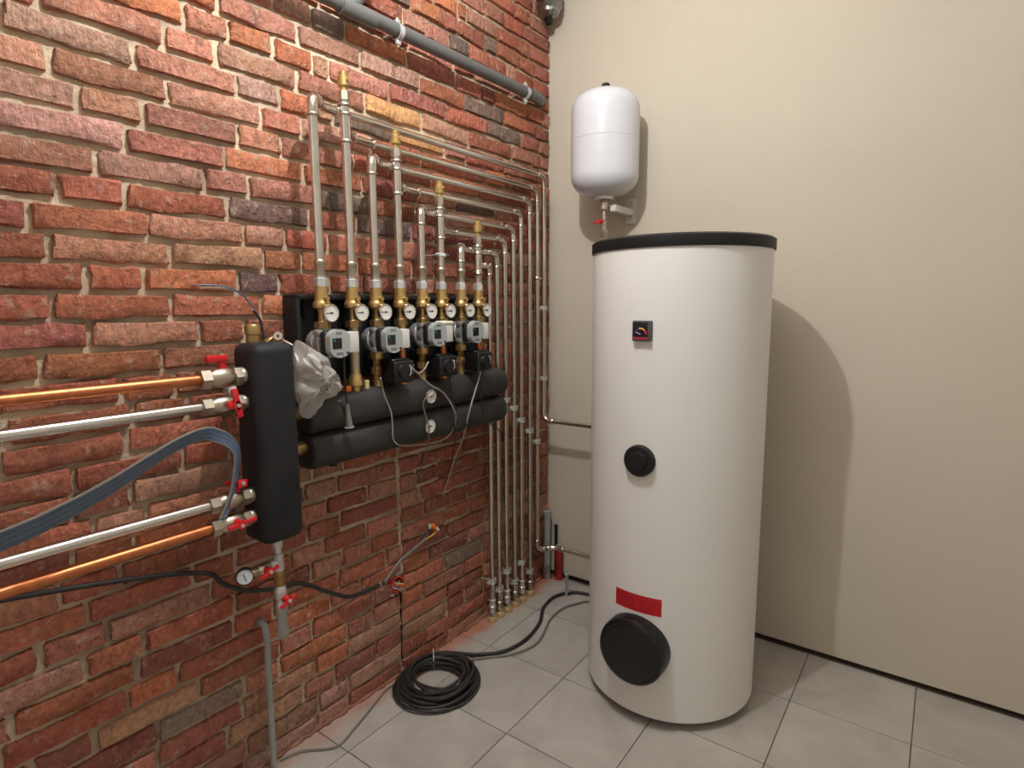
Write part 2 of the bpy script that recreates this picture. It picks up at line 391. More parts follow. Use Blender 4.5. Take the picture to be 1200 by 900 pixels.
for k in range(-23, 23):
    zc = Z0 + (k+.5)*P
    if zc + P/2 > H: continue
    js = sorted(J.get(k, []))
    if not js: js = [-.6 - .137*(k % 2) - rb.uniform(-.02, .02)]
    # complete the course to both sides
    out = [js[0]]
    for y in js[1:]:
        gap = y - out[-1]
        if gap > .34:
            m_ = max(2, round(gap/.235)); cuts = [gap*q/m_ + rb.uniform(-.04, .04) for q in range(1, m_)]
            out += [out[-1]+c_ for c_ in cuts] if False else [y-gap+c_ for c_ in cuts]
        out.append(y)
    q = 0
    while out[0] > YMIN:
        out.insert(0, out[0] - ((.274 if (q+k) % 3 else .14) + rb.uniform(-.012, .012))); q += 1
    q = 0
    while out[-1] < -.03:
        out.append(out[-1] + ((.14 if (q+k) % 2 else .274) + rb.uniform(-.012, .012))); q += 1
    out[-1] = -.001
    if out[-1]-out[-2] < .05: out.pop(-2)
    for a, c_ in zip(out, out[1:]):
        jt = rb.uniform(.010, .019)
        L = c_-a-jt
        if L < .03: continue
        bricks.append([(a+c_)/2, zc + rb.uniform(-.003, .003), L, k])
def proj(y, z):
    d = Vector((0,y,z))-CAM; zf = d.dot(_F); return 600+FPX*d.dot(_R)/zf, 450-FPX*d.dot(_U)/zf, zf
def score(bk):
    u, v, zf = proj(bk[0], bk[1])
    inside = (255 < u < 645) and (-15 < v < 905)
    return (1 if inside else 0, bk[2]/zf**2)
bricks.sort(key=score, reverse=True)
names = ['red','pink','mar','rd2','red','tn','rd2','mar','or','pink']
far = MB(); tints = []
for idx, (y, z, L, k) in enumerate(bricks):
    n = rb.choice(names)
    if rb.random() < .025: n = 'dk'
    if z < .46 and y < -1.15: n = rb.choice(['pink','wt','pink','mar','red','tn','mar','wt'])
    if z > 1.9 and y < -1.3: n = rb.choice(['pink','tn','red','pink','or','wt'])
    for nm, sy, sz in SPOT:
        if abs(sy-y) < L/2 and abs(sz-z) < P/2: n = nm
    c = PAL[n]; f = rb.uniform(.95, 1.17); col = s2l(*[min(255, q*f*rb.uniform(.97,1.03)) for q in c])
    me, L0 = rb.choice(VAR['s' if L > .19 else 'h'])
    x = rb.uniform(-.002, .005)
    if idx < 300:
        o = bpy.data.objects.new('brick', me); C.objects.link(o); o.parent = wall_left
        o.location = (x, y, z); o.scale = (1, L/L0, 1); o.rotation_euler = (rb.uniform(-.012,.012), 0, 0); o.color = col
    else:
        n0 = len(far.bm.faces); far.bm.from_mesh(me); far.bm.verts.ensure_lookup_table()
        nv = len(me.vertices)
        for v in far.bm.verts[-nv:]: v.co = Vector((v.co.x+x, v.co.y*L/L0+y, v.co.z+z))
        tints += [col]*nv
fo = far.build('outlying_bricks', BRICKA, wall_left, ang=48); fo['kind'] = 'stuff'
at = fo.data.color_attributes.new('tint', 'FLOAT_COLOR', 'POINT')
for i, c in enumerate(tints): at.data[i].color = c

# uneven mortar bed over the wall core, and the foot of the wall
mb = MB(); ny, nz = 180, 220; vs = []
y0m, y1m = -2.9, 0
for i in range(ny+1):
    for k in range(nz+1):
        y = y0m+(y1m-y0m)*i/ny; z = H*k/nz
        base = -.0085 + (.002 if (z > 1.75 and y < -1.2) else 0)
        vs.append(mb.bm.verts.new((base+R_.uniform(-.0028,.0028), y, z)))
for i in range(ny):
    for k in range(nz):
        a = i*(nz+1)+k; mb.bm.faces.new((vs[a], vs[a+nz+1], vs[a+nz+2], vs[a+1]))
mb.build('mortar_bed', MORTAR, wall_left, ang=180)
mb = MB(); n = 150; ra = []
for i in range(n+1):
    y = -2.9+2.9*i/n; d = .013+R_.uniform(-.004,.008); h1 = .008+R_.uniform(-.004,.006)
    ra.append([mb.bm.verts.new(c) for c in ((-.01,y,h1+.004),(.006,y,h1),(d*.8,y,.005+R_.uniform(-.003,.004)),(d+.004,y,0),(-.01,y,0))])
for a, c in zip(ra, ra[1:]):
    for q in range(5): mb.bm.faces.new((a[q], a[(q+1)%5], c[(q+1)%5], c[q]))
LEDGE = mat('brick_dust_mortar', s2l(150,104,84), .92, 0, bump=.9, bscale=80, var=.35, vscale=16, spec=.2)
mb.build('foot_ledge', LEDGE, wall_left, ang=180)
# filled vertical chase above the junction box, crack below
mb = MB(); pr = None
for i in range(61):
    z = .44+.56*i/60; c = -1.146+.004*math.sin(i*.7)+R_.uniform(-.003,.003); hw = .011+R_.uniform(-.004,.004)
    r = [mb.bm.verts.new(q) for q in ((-.012,c-hw-.004,z),(.004+R_.uniform(-.003,.003),c-hw*.6,z),(.005+R_.uniform(-.003,.004),c+hw*.6,z),(-.012,c+hw+.004,z))]
    if pr:
        for q in range(3): mb.bm.faces.new((pr[q], pr[q+1], r[q+1], r[q]))
    pr = r
mb.build('chase_filling', MORTAR, wall_left, ang=180)

mb = MB(); pr = None
for i in range(25):
    z = .01+.36*i/24; c = -1.147+R_.uniform(-.0025,.0025); hw = .0035+R_.uniform(-.0015,.002)
    r = [mb.bm.verts.new(q) for q in ((-.01,c-hw,z),(-.0035,c-hw,z),(-.0035,c+hw,z),(-.01,c+hw,z))]
    if pr:
        for q in range(3): mb.bm.faces.new((pr[q], pr[q+1], r[q+1], r[q]))
    pr = r
mb.build('settlement_crack', DARKIN, wall_left, ang=180)

# ------------------------------------------------------------------ lamp (hangs from the ceiling, above the picture)
t = thing('pendant_lamp', (LAMP.x, LAMP.y, LAMP.z), 'bare bulb hanging from the ceiling on a cord, above the view', 'lamp')
MB().cyl((LAMP.x,LAMP.y,LAMP.z+.13),(LAMP.x,LAMP.y,H),.004,8).build('cord', BLACKM, t)
MB().lathe([(0,.14),(.012,.14),(.02,.12),(.022,.075),(0,.075)],LAMP,(0,0,1),16).build('socket', BLACKM, t)
MB().lathe([(0,.05),(.02,.052),(.024,.06),(.02,.076),(0,.076)],LAMP,(0,0,1),20).build('bulb', emat('lit_bulb', (1,.9,.75,1), 8), t)
ld = bpy.data.lights.new('bulb_light', 'POINT'); lo = bpy.data.objects.new('bulb_light', ld); C.objects.link(lo); lo.location = LAMP
ld.energy = LAMP_W; ld.color = (.95, .975, 1); ld.shadow_soft_size = .02

# ------------------------------------------------------------------ hot water tank
TC = Vector((.9392, -.5291, 0)); TR = .3295
t = thing('hot_water_tank', (TC.x,TC.y,0), 'tall white cylindrical hot water tank with black lid rim standing on the tiles', 'water tank')
MB().lathe([(0,.032),(TR-.006,.032),(TR,.038),(TR,1.752),(TR-.004,1.756),(0,1.756)],TC,(0,0,1),128).build('shell', TANKW, t, ang=35)
MB().lathe([(0,1.749),(TR+.0045,1.749),(TR+.006,1.752),(TR+.006,1.786),(TR-.004,1.793),(0,1.797)],TC,(0,0,1),128).build('lid', BLACKM, t, ang=35)
MB().lathe([(0,.002),(.27,.002),(.28,.034),(0,.034)],TC,(0,0,1),64).build('base_ring', BLACKM, t)
for q in range(3):
    a = q*2.094+.4; MB().cyl((TC.x+.25*math.cos(a),TC.y+.25*math.sin(a),0),(TC.x+.25*math.cos(a),TC.y+.25*math.sin(a),.036),.02,12).build('foot', BLACKM, t)
yf = TC.y-TR
th = MB().box((TC.x, yf-.004, 1.468),(.068,.024,.07),.004,2).build('thermometer', mat('dark_grey_bezel', s2l(72,72,72), .4), t)
MB().box((TC.x-.003, yf-.0165, 1.473),(.054,.002,.05),.0006,1).build('dial_face', DARKS, th)
def arc(c, r0, r1, a0, a1, y, dy, n=10):
    m = MB(); pts = [(c[0]+r1*math.cos(a0+(a1-a0)*i/n), y, c[1]+r1*math.sin(a0+(a1-a0)*i/n)) for i in range(n+1)]
    pts += [(c[0]+r0*math.cos(a1+(a0-a1)*i/n), y, c[1]+r0*math.sin(a1+(a0-a1)*i/n)) for i in range(n+1)]
    return m.prism(pts, (0,dy,0))
cc = (TC.x-.001, 1.457)
arc(cc,.017,.0225,math.pi*.95,math.pi*.6,yf-.0176,-.0008).build('blue_scale', INDIGO, th)
arc(cc,.017,.0225,math.pi*.6,math.pi*.26,yf-.0176,-.0008).build('yellow_scale', GOLD, th)
arc(cc,.017,.0225,math.pi*.26,0,yf-.0176,-.0008).build('red_scale', CRIMSON, th)
MB().box((cc[0]-.009,yf-.018,1.4605),(.018,.001,.0018),rot=Matrix.Rotation(-math.radians(-24),3,'Y')).build('needle', WHITEP, th)
MB().box((TC.x-.002,yf-.0166,1.4425),(.05,.001,.008)).build('red_strip', mat('dull_red_print', s2l(150,44,62), .5), th)
MB().lathe([(0,-.008),(.057,-.008),(.057,.012),(.053,.018),(.034,.019),(.031,.026),(0,.027)],(TC.x,yf,1.01),(0,-1,0),48).build('plug_cap', BLACKM, t)
cv = MB().lathe([(0,-.035),(.126,-.035),(.1265,-.01),(.1265,.036),(.122,.048),(.113,.053),(.108,.05),(.1,.052),(0,.053)],(TC.x-.001,yf,.302),(0,-1,0),64).build('flange_cover', BLACK, t); cv['label'] = 'large round black flange cover near the foot of the tank'
def patch(a0, a1, z0, z1, r, th_, n=24):
    m = MB(); i_ = []
    for q in range(n+1):
        a = math.radians(a0+(a1-a0)*q/n); c, s_ = math.cos(a), math.sin(a)
        i_.append([m.bm.verts.new((TC.x+rr*c, TC.y+rr*s_, zz)) for rr, zz in ((r,z0),(r+th_,z0),(r+th_,z1),(r,z1))])
    for a, b_ in zip(i_, i_[1:]):
        for q in range(4): m.bm.faces.new((a[q], a[(q+1)%4], b_[(q+1)%4], b_[q]))
    m.bm.faces.new(i_[0]); m.bm.faces.new(i_[-1][::-1]); return m
lb = patch(-105.6,-74,.441,.507,TR-.001,.0016).build('sticker', REDLAB, t); lb['label'] = 'red sticker above the flange cover'
for (a0,a1,zz) in ((-103,-93,.494),(-103,-91.5,.486),(-103,-92,.478),(-103,-91.2,.470),(-103,-94,.462),(-103,-92,.454),(-88.5,-77,.490),(-88.5,-76,.482),(-88.5,-78,.474),(-88.5,-76.5,.462),(-88.5,-79,.454)):
    patch(a0,a1,zz-.0014,zz+.0014,TR+.0004,.0004,8).build('print_line', REDTXT, lb)

# ------------------------------------------------------------------ expansion vessel
VC = Vector((.438, -.2, 0)); VR = .157
t = thing('expansion_vessel', (VC.x,VC.y,2.06), 'white enamelled expansion vessel hung on the beige wall above the tank', 'pressure vessel')
zb, zt = 2.055, 2.53
def dome(zc, zedge, up):
    pr = []
    for q in range(13):
        a = q/12*math.pi/2; e = .42
        r = VR*math.sin(a)**.72; h = (zc-zedge)*math.cos(a)**.95
        pr.append((r, zedge+h))
    return pr
lo_ = dome(zb, zb+.1, False); up_ = dome(zt, zt-.095, True)[::-1]
MB().lathe(lo_+up_,VC,(0,0,1),64).build('body', VESW, t, ang=60)
MB().lathe([(VR-.002,2.303),(VR+.0012,2.304),(VR+.0012,2.309),(VR-.002,2.31)],VC,(0,0,1),64).build('seam', VESW, t)
MB().lathe([(0,zt-.01),(.02,zt-.01),(.02,zt+.022),(.015,zt+.03),(0,zt+.03)],VC,(0,0,1),20).build('valve_cap', BLACKM, t)
MB().lathe([(0,zb+.012),(.043,zb+.01),(.045,zb-.004),(.043,zb-.012),(.03,zb-.016),(0,zb-.016)],VC,(0,0,1),32).build('neck_flange', ZINC, t)
MB().lathe([(0,zb-.014),(.016,zb-.014),(.016,zb-.02),(.021,zb-.024),(.021,zb-.055),(.016,zb-.06),(.011,zb-.062),(.011,zb-.1),(.0135,zb-.102),(.0135,zb-.118),(.012,zb-.13),(.012,zb-.15),(0,zb-.15)],VC,(0,0,1),20).build('connector', NICKEL, t)
MB().lathe([(.006,zb-.146),(.021,zb-.148),(.021,zb-.172),(.018,zb-.176),(.018,zb-.19),(0,zb-.19)],VC,(0,0,1),6).build('union_nut', NICKEL, t)
hd = MB(); hd.box((VC.x-.012,VC.y-.03,zb-.113),(.062,.016,.007),.003,2,Matrix.Rotation(math.radians(-8),3,'Y')); hd.cyl((VC.x-.008,VC.y-.012,zb-.113),(VC.x-.008,VC.y-.04,zb-.113),.009,12)
hd.build('handle', RED, t)
br = MB(); br.box((VC.x+.045,VC.y+.1,zb-.052),(.03,.2,.032),.003,1,None); br.box((VC.x+.045,VC.y+.196,zb-.045),(.055,.006,.12),.002,1); br.box((VC.x+.02,VC.y+.02,zb-.04),(.07,.045,.006),.002,1)
br.build('bracket', WHITEP, t)
for dz in (0,-.078): MB().lathe([(0,-.002),(.008,-.002),(.008,.006),(0,.007)],(VC.x+.045,VC.y+.193,zb-.005+dz),(0,-1,0),6).build('bolt', ZINC, t)

# ------------------------------------------------------------------ grey drain pipe along the top of the brick wall
t = thing('drain_pipe', (.075,-1.2,2.553), 'grey plastic drain pipe clipped along the top of the brick wall', 'pipe')
pth, _ = fillet([(.075,-2.9,2.545),(.075,-.3,2.5655),(.07,-.215,2.566),(.035,-.13,2.578),(-.045,-.03,2.645)],.04,5)
MB().tube(pth,.025,20).build('pipe', GREYP, t)
MB().tube([(.075,-.285,2.5655),(.075,-.262,2.566)],.029,20).build('socket', GREYP, t)
MB().tube([(.022,-.114,2.589),(.0,-.0865,2.607)],.03,20).build('socket', GREYP, t)
MB().tube([(.075,-1.4,2.5515),(.075,-1.255,2.5525)],.029,20).build('socket', GREYP, t)
pb, _ = fillet([(.075,-1.37,2.552),(.07,-1.27,2.66),(.05,-1.235,2.78),(.04,-1.22,3.2)],.04,5)
MB().tube(pb,.025,20).build('branch', GREYP, t)
MB().tube([Vector((.07,-1.27,2.66))+Vector((.005,-.1,-.108)).normalized()*q for q in (-.03,.03)],.03,20).build('socket', GREYP, t)
for y in (-1.14,-.325):
    z = 2.553+(y+1.2)*.0077
    c = thing
    m = MB(); m.lathe([(.0255,-.01),(.0295,-.01),(.0295,.01),(.0255,.01)],(.075,y,z),(0,1,0),24)
    m.box((.075,y,z+.036),(.014,.02,.016),.002,1); m.box((.075,y,z-.036),(.014,.02,.016),.002,1); m.cyl((0,y,z),(.052,y,z),.005,8); m.cyl((.075,y,z-.05),(.075,y,z+.05),.0035,8)
    m.build('pipe_clip', ZINC, t)

# ------------------------------------------------------------------ foil duct in the corner
t = thing('flexible_duct', (.085,-.12,2.97), 'silver foil flexible duct hanging into the top of the corner', 'duct')
m = MB(); pr = [(0,2.97)]
for q in range(24):
    z = 2.97+.014*q; r = .062 + (.005 if q % 2 else -.003)
    if q < 4: r *= (.55,.75,.88,.96)[q]
    pr.append((r, z))
pr.append((0,2.97+.014*24)); m.lathe(pr,(.078,-.12,0),(0,0,1),32)
for v in m.bm.verts: v.co += Vector((R_.uniform(-.0025,.0025),R_.uniform(-.0025,.0025),R_.uniform(-.002,.002)))
m.build('foil_hose', FOIL, t, ang=25)
MB().tube(smooth([(.066,-.12,2.985),(.062,-.1,2.962),(.06,-.09,2.95)]),.024,12,r1=.016).build('tape_end', BLACKM, t)

# ------------------------------------------------------------------ stainless pipe runs
RY = [-1.581,-1.458,-1.354,-1.239,-1.124,-1.018,-.900,-.789]           # risers along the wall
HZ = [2.205,2.134,2.066,2.0,1.922,1.862,1.795,1.735]                     # height of each horizontal leg
VY = [-.150,-.212,-.282,-.358,-.421,-.489,-.552,-.610]                   # drops near the corner
ORD = ['first','second','third','fourth','fifth','sixth','seventh','eighth']
PR = .0125; RR = .0148                                              # pipe and riser radius
def pixz(v, y, x=.065):
    lo__, hi = 0, 3
    for _ in range(40):
        md = (lo__+hi)/2; d = Vector((x,y,md))-CAM; vv = 450-FPX*d.dot(_U)/d.dot(_F)
        if vv > v: lo__ = md
        else: hi = md
    return md
CL = {7:[681],6:[690],5:[468.7,669],4:[478,681],3:[492,659],2:[504.7,669],1:[517],0:[361,443]}
def add_fit(root, arc_, r=PR):
    a, b_ = arc_[0], arc_[-1]; da = (arc_[1]-a).normalized(); db = (b_-arc_[-2]).normalized()
    MB().tube([a-da*.022]+arc_+[b_+db*.022], r+.0022, 14).build('elbow', STEELB, root)
    MB().bead(a-da*.018, da, r+.0035, .003).build('press_bead', STEELB, root); MB().bead(b_+db*.018, db, r+.0035, .003).build('press_bead', STEELB, root)
for k in range(8):
    y, z, yv, xr = RY[k], HZ[k], VY[k], .15
    up = k % 2
    lab = ('steel pipe run of %s riser from left, ' % ORD[k]) + ('brass air vent on top' if up else 'plain elbow on top') + (', bending to tank' if k < 2 else '')
    t = thing('steel_pipe_run', (xr,y,1.62), lab, 'pipe', 'stainless pipe runs on the brick wall')
    # riser fittings above the pump group
    MB().lathe([(0,1.622),(.0225,1.622),(.0225,1.646),(.0175,1.648),(.0175,1.655),(0,1.655)],(xr,y,0),(0,0,1),6).build('hex_nut', ZINC, t)
    m = MB(); m.lathe([(0,1.655),(.0168,1.655),(.0168,1.69),(.0195,1.694),(.0195,1.702),(.0165,1.706),(0,1.706)],(xr,y,0),(0,0,1),20); m.build('press_adapter', NICKEL, t)
    zend = .055 if k > 1 else (.942 if k == 0 else .228)
    xv = .066
    if up:
        zt_ = z+.105
        MB().tube([(xr,y,1.63),(xr,y,zt_)],RR,16).build('riser', STEEL, t)
        m = MB(); m.cyl((xr,y,z-.045),(xr,y,z+.05),RR+.0025,16)
        m.build('tee', STEELB, t)
        for q in (-.042,.042,.07): MB().bead((xr,y,z+q),(0,0,1),RR+.004,.0035).build('press_bead', STEELB, t)
        MB().lathe([(0,zt_-.02),(.019,zt_-.02),(.019,zt_+.008),(0,zt_+.008)],(xr,y,0),(0,0,1),6).build('hex_adapter', NICKEL, t)
        MB().lathe([(0,zt_+.006),(.011,zt_+.006),(.011,zt_+.02),(.018,zt_+.024),(.018,zt_+.05),(.0145,zt_+.054),(.0145,zt_+.066),(.011,zt_+.07),(0,zt_+.07)],(xr,y,0),(0,0,1),18).cyl((xr,y,zt_+.042),(xr+.022,y+.004,zt_+.042),.0045,8).build('air_vent', BRASS, t)
        pts = [(xr,y,z),(xv+.012,y+.085,z),(xv,y+.14,z),(xv,yv,z)]
        first = []
    else:
        pts = [(xr,y,1.63),(xr,y,z),(xv+.012,y+.085,z),(xv,yv,z)]
    if k == 0: pts += [(xv,yv,zend),(.94,yv,zend),(.94,-.19,zend)]
    elif k == 1: pts += [(xv,yv,zend),(.12,-.13,zend+.004),(.94,-.13,zend+.004),(.94,-.19,zend+.004)]
    else: pts += [(xv,yv,zend)]
    pth, arcs = fillet(pts, .042, 6)
    if up: MB().tube(pth, PR, 14).build('pipe', STEEL, t)
    else:
        MB().tube([pth[0], arcs[0][0]], RR, 16).build('riser', STEEL, t)
        MB().tube(pth[pth.index(arcs[0][-1]):], PR, 14).build('pipe', STEEL, t)
    for i_, a in enumerate(arcs):
        if up and i_ == 0: continue
        add_fit(t, a, RR if i_ == 0 else PR)
    # clamps holding the drop to the wall
    for v in CL[k]:
        zc = pixz(v, yv); m = MB()
        m.lathe([(PR,-.011),(PR+.006,-.011),(PR+.006,-.007),(PR+.003,-.006),(PR+.003,.006),(PR+.006,.007),(PR+.006,.011),(PR,.011)],(xv,yv,zc),(0,0,1),18)
        m.box((xv+.0,yv-.024,zc),(.012,.012,.018),.002,1); m.box((xv,yv+.024,zc),(.012,.012,.018),.002,1); m.cyl((0,yv,zc),(xv-.012,yv,zc),.004,8)
        m.cyl((xv-.012,yv-.025,zc),(xv+.014,yv-.025,zc),.0035,8)
        m.build('pipe_clamp', ZINC, t)
    if k == 1:
        m = MB(); zc = pixz(326, yv); m.bead((xv,yv,zc),(0,0,1),PR+.005,.006); m.build('coupling', STEELB, t)
    if k > 1:
        m = MB(); m.lathe([(0,.044),(.0155,.044),(.0155,.07),(.0185,.073),(.0185,.081),(.0155,.084),(.0155,.104),(.018,.107),(.018,.114),(PR,.117)],(xv,yv,0),(0,0,1),18); m.build('press_adapter', ZINC if k % 2 else NICKEL, t)
        MB().lathe([(0,.028),(.0215,.028),(.0215,.048),(0,.048)],(xv,yv,0),(0,0,1),6).build('hex_nut', NICKEL, t)
        MB().lathe([(0,0),(.025,0),(.027,.005),(.027,.022),(.022,.03),(0,.03)],(xv,yv,0),(0,0,1),20).build('floor_fitting', PALEBRASS, t)

# white and blue cable ties round the sixth riser
t = thing('cable_tie', (.15,-1.018,1.755), 'blue and white cable tie knotted round the sixth riser', 'cable tie')
m = MB(); m.lathe([(.0145,-.007),(.021,-.006),(.022,0),(.021,.006),(.0145,.007)],(.15,-1.018,1.755),(0,.1,1),18); m.build('strap', WHITEP, t)
MB().tube(smooth([(.165,-1.03,1.757),(.13,-1.06,1.752),(.1,-1.09,1.748)]),.003,6).build('tail', GREYCAB, t)
MB().box((.166,-1.0,1.754),(.012,.02,.008),.002,1).build('lock', BLUE, t)

# ------------------------------------------------------------------ pump groups
def dial(root, c, r, n='thermometer'):
    x, y, z = c
    d = MB().lathe([(0,-.012),(r*.8,-.012),(r,-.008),(r+.0005,0),(r-.001,.004),(r-.0035,.0045),(r-.004,.002),(0,.002)],c,(1,0,0),32).build(n, STEELB, root)
    MB().lathe([(0,.0015),(r-.0035,.0015),(r-.0035,.0026),(0,.0026)],c,(1,0,0),32).build('dial_face', DIALW, d)
    m = MB()
    m.box((x+.0034,y-.0055,z),(.001,r*.95,.0022)); m.lathe([(0,.0026),(.0035,.0026),(.003,.0045),(0,.0045)],c,(1,0,0),10)
    m.build('needle', BLACKM, d)
    m = MB()
    for q in range(11):
        a = math.radians(215-q*25); rr = r*.72
        m.box((x+.0029,y+rr*math.cos(a),z+rr*math.sin(a)),(.0006,.0012,r*.16),rot=Matrix.Rotation(a-math.pi/2,3,'X'))
    m.build('scale_marks', BLACKM, d)
    return d
GL = ['leftmost pump group with silver pump head and no actuator','second pump group from the left, black actuator below its pump','third pump group from the left, white cap on its pump box','rightmost pump group beside the vertical steel pipes']
for i in range(4):
    yl, yr = RY[2*i], RY[2*i+1]
    t = thing('pump_group', (.03,(yl+yr)/2,1.30), GL[i], 'pump', 'pump groups on the brick wall')
    ya, yb = yl-.0535, (RY[2*i+2]-.0545 if i < 3 else yr+.06); yc = (ya+yb)/2; wd = yb-ya
    m = MB(); m.box((.03,yc,1.448),(.036,wd,.298),.006,2)
    m.box((.06,yc,1.588),(.06,wd,.018),.006,2); m.box((.06,ya+.009,1.448),(.06,.018,.298),.006,2); m.box((.06,yb-.009,1.448),(.06,.018,.298),.006,2)
    m.box((.055,yc,1.448),(.03,.03,.24),.005,2); m.box((.052,ya+.05,1.545),(.02,.012,.05),.003,1); m.box((.052,yc+.03,1.56),(.02,.03,.02),.003,1)
    for q in range(3): m.box((.056,yc+.03*(q-1),1.36),(.02,.012,.05),.003,1)
    m.build('insulation_shell', FOAM, t)
    for y in (yl, yr):
        m = MB(); m.lathe([(0,1.622),(.0205,1.622),(.021,1.6),(.0225,1.58),(.0235,1.575),(.0275,1.57),(.0285,1.562),(.0275,1.553),(.015,1.549),(.0125,1.54),(.0125,1.512),(.016,1.508),(0,1.508)],(.15,y,0),(0,0,1),24)
        m.cyl((.15,y,1.583),(.183,y,1.583),.008,10); m.cyl((.15,y,1.537),(.193,y,1.537),.007,10)
        m.build('ball_valve', BRASS, t)
        MB().lathe([(0,1.509),(.0255,1.509),(.0255,1.488),(0,1.488)],(.15,y,0),(0,0,1),6).build('union_nut', DBRASS, t)
        dial(t, Vector((.196,y,1.537)), .0295)
    # circulation pump on the left leg
    zc = 1.441 if i < 2 else 1.45
    pm = MB(); pm.lathe([(0,-.055),(.03,-.055),(.043,-.035),(.045,-.005),(.04,.0),(.04,.02),(.047,.024),(.047,.03),(0,.03)],(.15,yl,zc),(1,0,0),28)
    for sy, sz in ((-1,1),(1,1),(-1,-1),(1,-1)):
        pm.box((.168,yl+sy*.034,zc+sz*.034),(.03,.018,.018),.004,2)
    pm.cyl((.14,yl,zc+.04),(.14,yl,1.489),.0165,16); pm.cyl((.14,yl,zc-.04),(.14,yl,1.378),.0165,16)
    pump = pm.build('circulation_pump', CAST, t)
    MB().box((.196,yl,zc),(.03,.08,.082),.012,3).build('motor_ring', BLACKM, pump)
    ol = []
    for q in range(40):
        a = 2*math.pi*q/40; ca, sa = math.cos(a), math.sin(a); rr = min(.0455, .038/max(abs(ca),1e-6))
        ol.append((.211, yl+rr*ca, zc+rr*sa))
    fc = MB().prism(ol,(.026,0,0)); fc.build('control_head', SILVERF, pump)
    MB().box((.2375,yl-.013,zc+.001),(.0022,.036,.034),.0008,1).build('display', DARKS, pump)
    MB().lathe([(0,0),(.004,0),(.004,.0012),(0,.0012)],(.2384,yl-.024,zc+.011),(1,0,0),12).build('screen_light', GREENB, pump)
    MB().box((.2372,yl-.004,zc+.033),(.001,.022,.007)).build('printed_mark', mat('face_print', s2l(110,112,112), .5) if i == 0 else bpy.data.materials['face_print'], pump)
    MB().box((.2372,yl-.004,zc-.032),(.001,.026,.009)).build('printed_mark', bpy.data.materials['face_print'], pump)
    MB().lathe([(0,0),(.004,0),(.004,.0016),(0,.0016)],(.2372,yl+.026,zc-.03),(1,0,0),12).build('button', DARKS, pump)
    MB().box((.212,yl+.052,zc+.002),(.044,.05,.067),.003,2).build('terminal_box', WHITEP, pump)
    if i == 2:
        MB().box((.213,yl+.05,zc+.042),(.05,.06,.014),.006,2).build('box_cap', mat('cream_plastic', s2l(226,216,200), .5), pump)
    # left leg below the pump
    m = MB(); m.lathe([(0,1.395),(.024,1.395),(.024,1.372),(.014,1.37),(.014,1.345),(.022,1.342),(.022,1.318),(.014,1.315),(.014,1.26),(0,1.26)],(.14,yl,0),(0,0,1),8); m.cyl((.14,yl,1.33),(.178,yl-.004,1.33),.011,12); m.build('lower_valve', BRASS if i else DBRASS, t)
    # right leg
    if i == 0:
        MB().tube([(.15,yr,1.49),(.15,yr,1.31)],.0165,18).build('return_tube', mat('tinned_brass', s2l(182,164,132), .4, .8), t)
        MB().lathe([(0,1.326),(.0185,1.326),(.0215,1.318),(.0235,1.308),(.0265,1.302),(.0265,1.288),(.016,1.284),(.016,1.26),(0,1.26)],(.15,yr,0),(0,0,1),24).build('flare_nut', BRASS, t)
    else:
        m = MB(); m.lathe([(0,1.49),(.017,1.49),(.0185,1.478),(.017,1.466),(0,1.466)],(.15,yr,0),(0,0,1),8); m.build('check_valve', BRASS, t)
        m = MB(); m.lathe([(0,1.468),(.0125,1.468),(.0125,1.395),(.0175,1.33),(.0175,1.26),(0,1.26)],(.15,yr,0),(0,0,1),18); m.build('copper_tube', COPPER, t)
        ay = yl+.034
        ac = MB(); ac.box((.21,ay,1.327),(.08,.094,.078),.008,3); ac.box((.2,ay,1.3685),(.064,.084,.008),.003,1); ac.cyl((.13,ay+.04,1.327),(.17,ay+.04,1.327),.018,14)
        a_ = ac.build('mixing_actuator', BLACK, t)
        MB().lathe([(0,0),(.027,0),(.024,.012),(0,.013)],(.249,ay-.008,1.329),(1,0,0),24).build('knob', BLACKM, a_)
        m = MB(); pts = [(.251,ay+.01+.017*math.cos(a),1.331+.024*math.sin(a)) for a in [math.radians(-50+10*q) for q in range(11)]]
        m.tube(pts,.0022,6); m.build('scale_arc', WHITEP, a_)
        m = MB()
        for q in range(3): m.box((.2502,ay+.036,1.345-.012*q),(.001,.02,.004))
        m.build('printed_mark', bpy.data.materials['face_print'], a_)

# ------------------------------------------------------------------ insulated manifold
t = thing('insulated_manifold', (.12,-1.13,1.03), 'pair of stacked black foam covered manifold tubes under the pump groups', 'manifold')
def sq_tube(c_x, zc, y0, y1, hx, hz, ex=3.0, n=40):
    m = MB(); rings = []
    for y, s in ((y0,0),(y0,.82),(y0+.006,.94),(y0+.016,1),(y0+.3,1.0),(y0+.6,1.005),(y1-.016,1),(y1-.006,.94),(y1,.82),(y1,0)):
        if s == 0: rings.append([m.bm.verts.new((c_x,y,zc))]); continue
        r = []
        for q in range(n):
            a = 2*math.pi*q/n; ca, sa = math.cos(a), math.sin(a)
            k_ = (abs(ca)**ex+abs(sa)**ex)**(-1/ex); r.append(m.bm.verts.new((c_x+hx*s*k_*ca, y, zc+hz*s*k_*sa)))
        rings.append(r)
    for a, b_ in zip(rings, rings[1:]):
        for q in range(n):
            j = (q+1) % n
            if len(a) == 1: m.bm.faces.new((a[0], b_[q], b_[j]))
            elif len(b_) == 1: m.bm.faces.new((a[q], a[j], b_[0]))
            else: m.bm.faces.new((a[q], a[j], b_[j], b_[q]))
    return m
sq_tube(.128,1.211,-1.668,-.630,.066,.062,2.6).build('upper_tube', FOAM2, t)
sq_tube(.122,1.089,-1.660,-.630,.066,.060,2.6).build('lower_tube', FOAM2, t)
